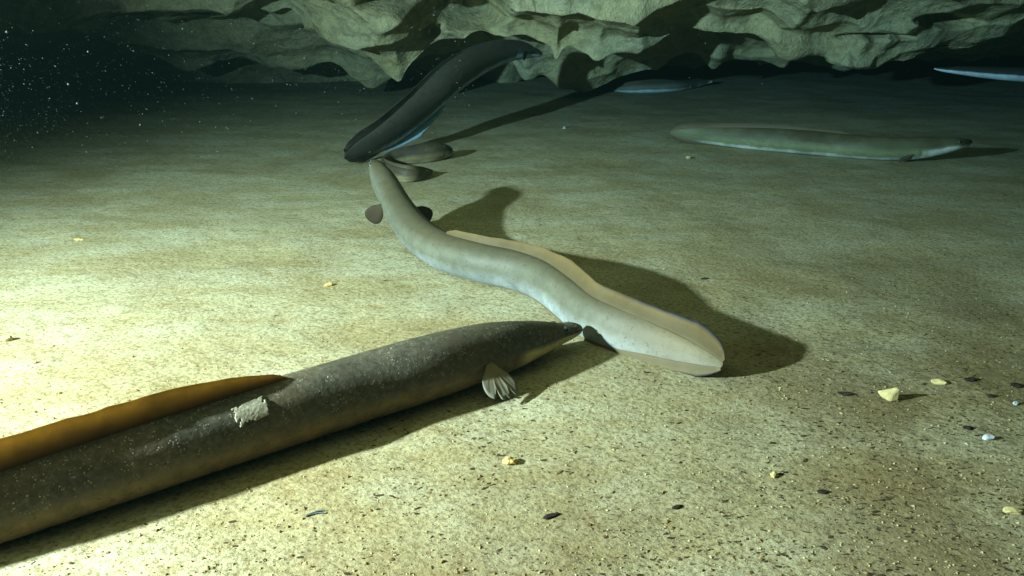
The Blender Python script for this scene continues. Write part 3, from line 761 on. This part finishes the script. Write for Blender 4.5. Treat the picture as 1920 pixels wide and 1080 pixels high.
lump('pebble', 'pale pebble below the tail of the olive eel', 1291, 295, 0.018, M_PEB_Y, (1, 0.8, 0.7), 0.3, 14)
lump('pebble', 'white dot of a pebble on the dim silt between eels', 1058, 237, 0.014, M_PEB_W, (1, 0.9, 0.9), 0.3, 15)
lump('pebble', 'pale brown pebble at left beneath the dark water', 148, 449, 0.014, M_PEB_O, (1.3, 0.6, 0.4), 0.1, 16)
lump('pebble', 'tiny cream pebble in the lower right quarter beside a dark scrap', 1452, 890, 0.010, M_PEB_Y, (1, 0.8, 0.7), 0.4, 17)
lump('wood_scrap', 'blackened wood scrap left of the angular stone', 1586, 738, 0.0203, M_CHAR, (1.0, 0.45, 0.28), -0.2, 21, 'wood scrap')
lump('wood_scrap', 'round black scrap above the flat cream pebble at the right', 1819, 711, 0.0179, M_CHAR, (1.0, 0.7, 0.25), 0.2, 22, 'wood scrap')
lump('wood_scrap', 'black scrap at the right edge beside the tiny shell', 1905, 722, 0.0172, M_CHAR, (1.0, 0.7, 0.3), 0.1, 23, 'wood scrap')
lump('wood_scrap', 'black scrap right of the angular stone', 1858, 742, 0.0109, M_CHAR, (1.0, 0.8, 0.4), 0.5, 24, 'wood scrap')
lump('wood_scrap', 'slanted black scrap on the lit silt at bottom centre', 1033, 967, 0.0148, M_CHAR, (1.2, 0.4, 0.25), 0.5, 25, 'wood scrap')
lump('wood_scrap', 'dark scrap in the middle of the lower right silt', 1543, 922, 0.012, M_CHAR, (1.1, 0.6, 0.3), 0.1, 26, 'wood scrap')
lump('wood_scrap', 'dark scrap above the blue-white shell', 1815, 802, 0.012, M_CHAR, (1.0, 0.7, 0.4), 0.1, 27, 'wood scrap')
lump('wood_scrap', 'dark scrap on the bed to the right of the pale eel shadow', 1322, 522, 0.0133, M_CHAR, (1.1, 0.5, 0.3), 0.1, 28, 'wood scrap')
lump('wood_scrap', 'small dark scrap near the lower edge of the picture left of the black cluster', 1270, 950, 0.011, M_CHAR, (1.1, 0.5, 0.3), 0.4, 29, 'wood scrap')
def stem():
    # two thin grey plant stems lying side by side
    mat = plain_material('grey_stem', (0.12, 0.15, 0.15), 0.8, 0.1)
    a, b = at_z(574, 969, 0.0), at_z(608, 963, 0.0)
    root = empty('plant_stem', (a.x, a.y, fz(a.x, a.y)))
    tag(root, 'pair of thin grey plant stems on the bright silt at the bottom', 'stem')
    for k in (0, 1):
        pts = [Vector((a.x + (b.x - a.x) * t, a.y + (b.y - a.y) * t + 0.003 * k * (0.4 + t) + 0.002 * math.sin(t * 3.1), 0)) for t in np.linspace(0, 1, 9)]
        vs = []
        for i, p in enumerate(pts):
            z = fz(p.x, p.y) + 0.0012; r = 0.0008
            for j in range(6):
                vs.append((p.x, p.y + r * math.cos(j * math.pi / 3), z + r * math.sin(j * math.pi / 3)))
        mesh_obj('stem', np.array(vs), grid_faces(9, 6, wrap=True), mat, root, loc=root.location)
stem()

# ------------------------------------------------------------------ uncountable litter: dark flecks and pale grains on the bed, specks in the water
def scatter_chips(name, label, n, density, size, mat, flat, seed, elong=1.0):
    rs = np.random.default_rng(seed)
    rg = np.arange(7) / 7 * 2 * math.pi
    tv = np.vstack([np.stack([np.cos(rg), np.sin(rg), np.zeros(7)], -1), [(0.1, 0.05, 1), (0, 0, -0.6)]])
    tf = [(j, (j + 1) % 7, 7) for j in range(7)] + [((j + 1) % 7, j, 8) for j in range(7)]
    nvt = 9
    PX = rs.uniform(-60, 1980, n * 30); PY = 240 + 900 * rs.random(n * 30) ** 0.8
    ok = rs.random(n * 30) < density(PX, PY)
    PX = PX[ok][:n]; PY = PY[ok][:n]; k = len(PX)
    G = np.array([tuple(at_z(px, py, 0.0))[:2] for px, py in zip(PX, PY)])
    # follow the rise of the bed
    s_ = size[0] + (size[1] - size[0]) * rs.random(k) ** 3.2
    a = rs.normal(0.12, 0.45, k); ca, sa = np.cos(a)[:, None], np.sin(a)[:, None]
    sc = np.stack([s_ * elong * rs.uniform(0.6, 1.6, k), s_, s_ * flat], -1)[:, None, :]
    v = tv[None] * (1 + rs.uniform(-0.55, 0.4, (k, nvt, 1))) * sc + rs.uniform(-0.15, 0.15, (k, nvt, 3)) * sc
    x = v[..., 0] * ca - v[..., 1] * sa + G[:, None, 0]; y = v[..., 0] * sa + v[..., 1] * ca + G[:, None, 1]
    z = v[..., 2] + (floor_z(G[:, 0], G[:, 1]) + s_ * flat * 0.3)[:, None]
    V = [np.stack([x, y, z], -1).reshape(-1, 3)]
    F = (np.array(tf)[None] + nvt * np.arange(k)[:, None, None]).reshape(-1, 3).tolist()
    o = mesh_obj(name, np.vstack(V), F, mat, smooth=False)
    tag(o, label, kind='stuff')
    o['category'] = name.replace('_', ' ')
    return o
M_FLECK = plain_material('plant_litter', (0.055, 0.040, 0.022), 0.9, 0.05, 0.6, 90)
def dens_dark(px, py):
    g = np.clip((px - 350) / 1300, 0, 1) * 0.85 + 0.10
    g *= np.clip((py - 300) / 420, 0.12, 1)
    n = vnoise(px / 120.0, py / 45.0, 77) * 0.6 + vnoise(px / 40.0, py / 16.0, 78) * 0.4
    return g * np.clip((n - 0.42) * 3.2, 0.03, 1)
scatter_chips('dark_flecks', 'dark flecks of plant litter scattered over the silt', 3200, dens_dark, (0.0004, 0.0023), M_FLECK, 0.22, 5, 1.6)
M_GRAIN = plain_material('sand_grain', (0.36, 0.31, 0.17), 0.9, 0.05)
M_GRAINB = plain_material('brown_grain', (0.20, 0.145, 0.06), 0.8, 0.1)
def dens_gr(px, py): return np.clip((py - 260) / 500, 0.15, 1)
scatter_chips('sand_grains', 'pale sand grains strewn over the silt', 5200, dens_gr, (0.0005, 0.0017), M_GRAIN, 0.8, 6)
scatter_chips('brown_grains', 'brown grains strewn over the silt', 3200, dens_gr, (0.0006, 0.0024), M_GRAINB, 0.7, 8)

def specks():
    rs = np.random.default_rng(3)
    mat = plain_material('suspended_silt', (0.09, 0.105, 0.095), 0.9, 0.05)
    tv = np.array([(1, 0, 0), (0, 1, 0), (-1, 0, 0), (0, -1, 0), (0, 0, 1), (0, 0, -1)], float)
    tf = [(0, 1, 4), (1, 2, 4), (2, 3, 4), (3, 0, 4), (1, 0, 5), (2, 1, 5), (3, 2, 5), (0, 3, 5)]
    V = []; F = []
    for k in range(2300):
        if k < 2000: px, py = 880 * rs.random() ** 1.35, rs.normal(205, 105)
        else: px, py = rs.uniform(0, 1920), rs.uniform(0, 420)
        y = rs.uniform(0.9, 2.1)
        p = at_y(px, max(py, -40), y)
        if p.z < 0.02: continue
        r = y / FPX * (0.28 + 0.8 * rs.random() ** 5)
        st = rs.uniform(1, 2.0)
        v = tv * np.array([r * st, r, r * 0.9])
        v[:, 2] -= v[:, 0] * 0.4
        V.append(v + np.array(p)); F += [tuple(i + 6 * (len(V) - 1) for i in t) for t in tf]
    for px, py, y, sz in [(13, 60, 0.95, 3.0), (128, 158, 1.2, 2.6), (145, 194, 1.2, 2.6), (165, 97, 1.3, 2.2), (263, 234, 1.3, 2.0), (571, 109, 1.6, 1.6)]:
        p = at_y(px, py, y); V.append(tv * (sz * y / FPX) + np.array(p)); F += [tuple(i + 6 * (len(V) - 1) for i in t) for t in tf]
    o = mesh_obj('suspended_specks', np.vstack(V), F, mat, smooth=True)
    tag(o, 'bright silt specks drifting in the dark water at the left', kind='stuff'); o['category'] = 'silt specks'
specks()

# ------------------------------------------------------------------ the water: one closed box of tinted, faintly scattering medium
def water():
    lo_, hi = np.array([-7.2, -4.2, -1.2]), np.array([7.2, 9.4, 2.4])
    v = [(x, y, z) for x in (lo_[0], hi[0]) for y in (lo_[1], hi[1]) for z in (lo_[2], hi[2])]
    f = [(0, 1, 3, 2), (4, 6, 7, 5), (0, 4, 5, 1), (2, 3, 7, 6), (0, 2, 6, 4), (1, 5, 7, 3)]
    m = bpy.data.materials.new('cave_water'); m.use_nodes = True
    nt = m.node_tree; nt.nodes.remove(nt.nodes['Principled BSDF'])
    pv = nt.nodes.new('ShaderNodeVolumePrincipled')
    pv.inputs['Color'].default_value = (0.0018, 0.0042, 0.0038, 1)
    pv.inputs['Absorption Color'].default_value = (0.24, 0.47, 0.62, 1)
    pv.inputs['Density'].default_value = 0.50
    pv.inputs['Anisotropy'].default_value = 0.0
    pv.inputs['Density Attribute'].default_value = ''
    m.cycles.homogeneous_volume = True
    nt.links.new(pv.outputs[0], nt.nodes['Material Output'].inputs['Volume'])
    o = mesh_obj('haze', v, f, m, smooth=False)
    tag(o, 'clear blue-green cave water', kind='stuff')
water()
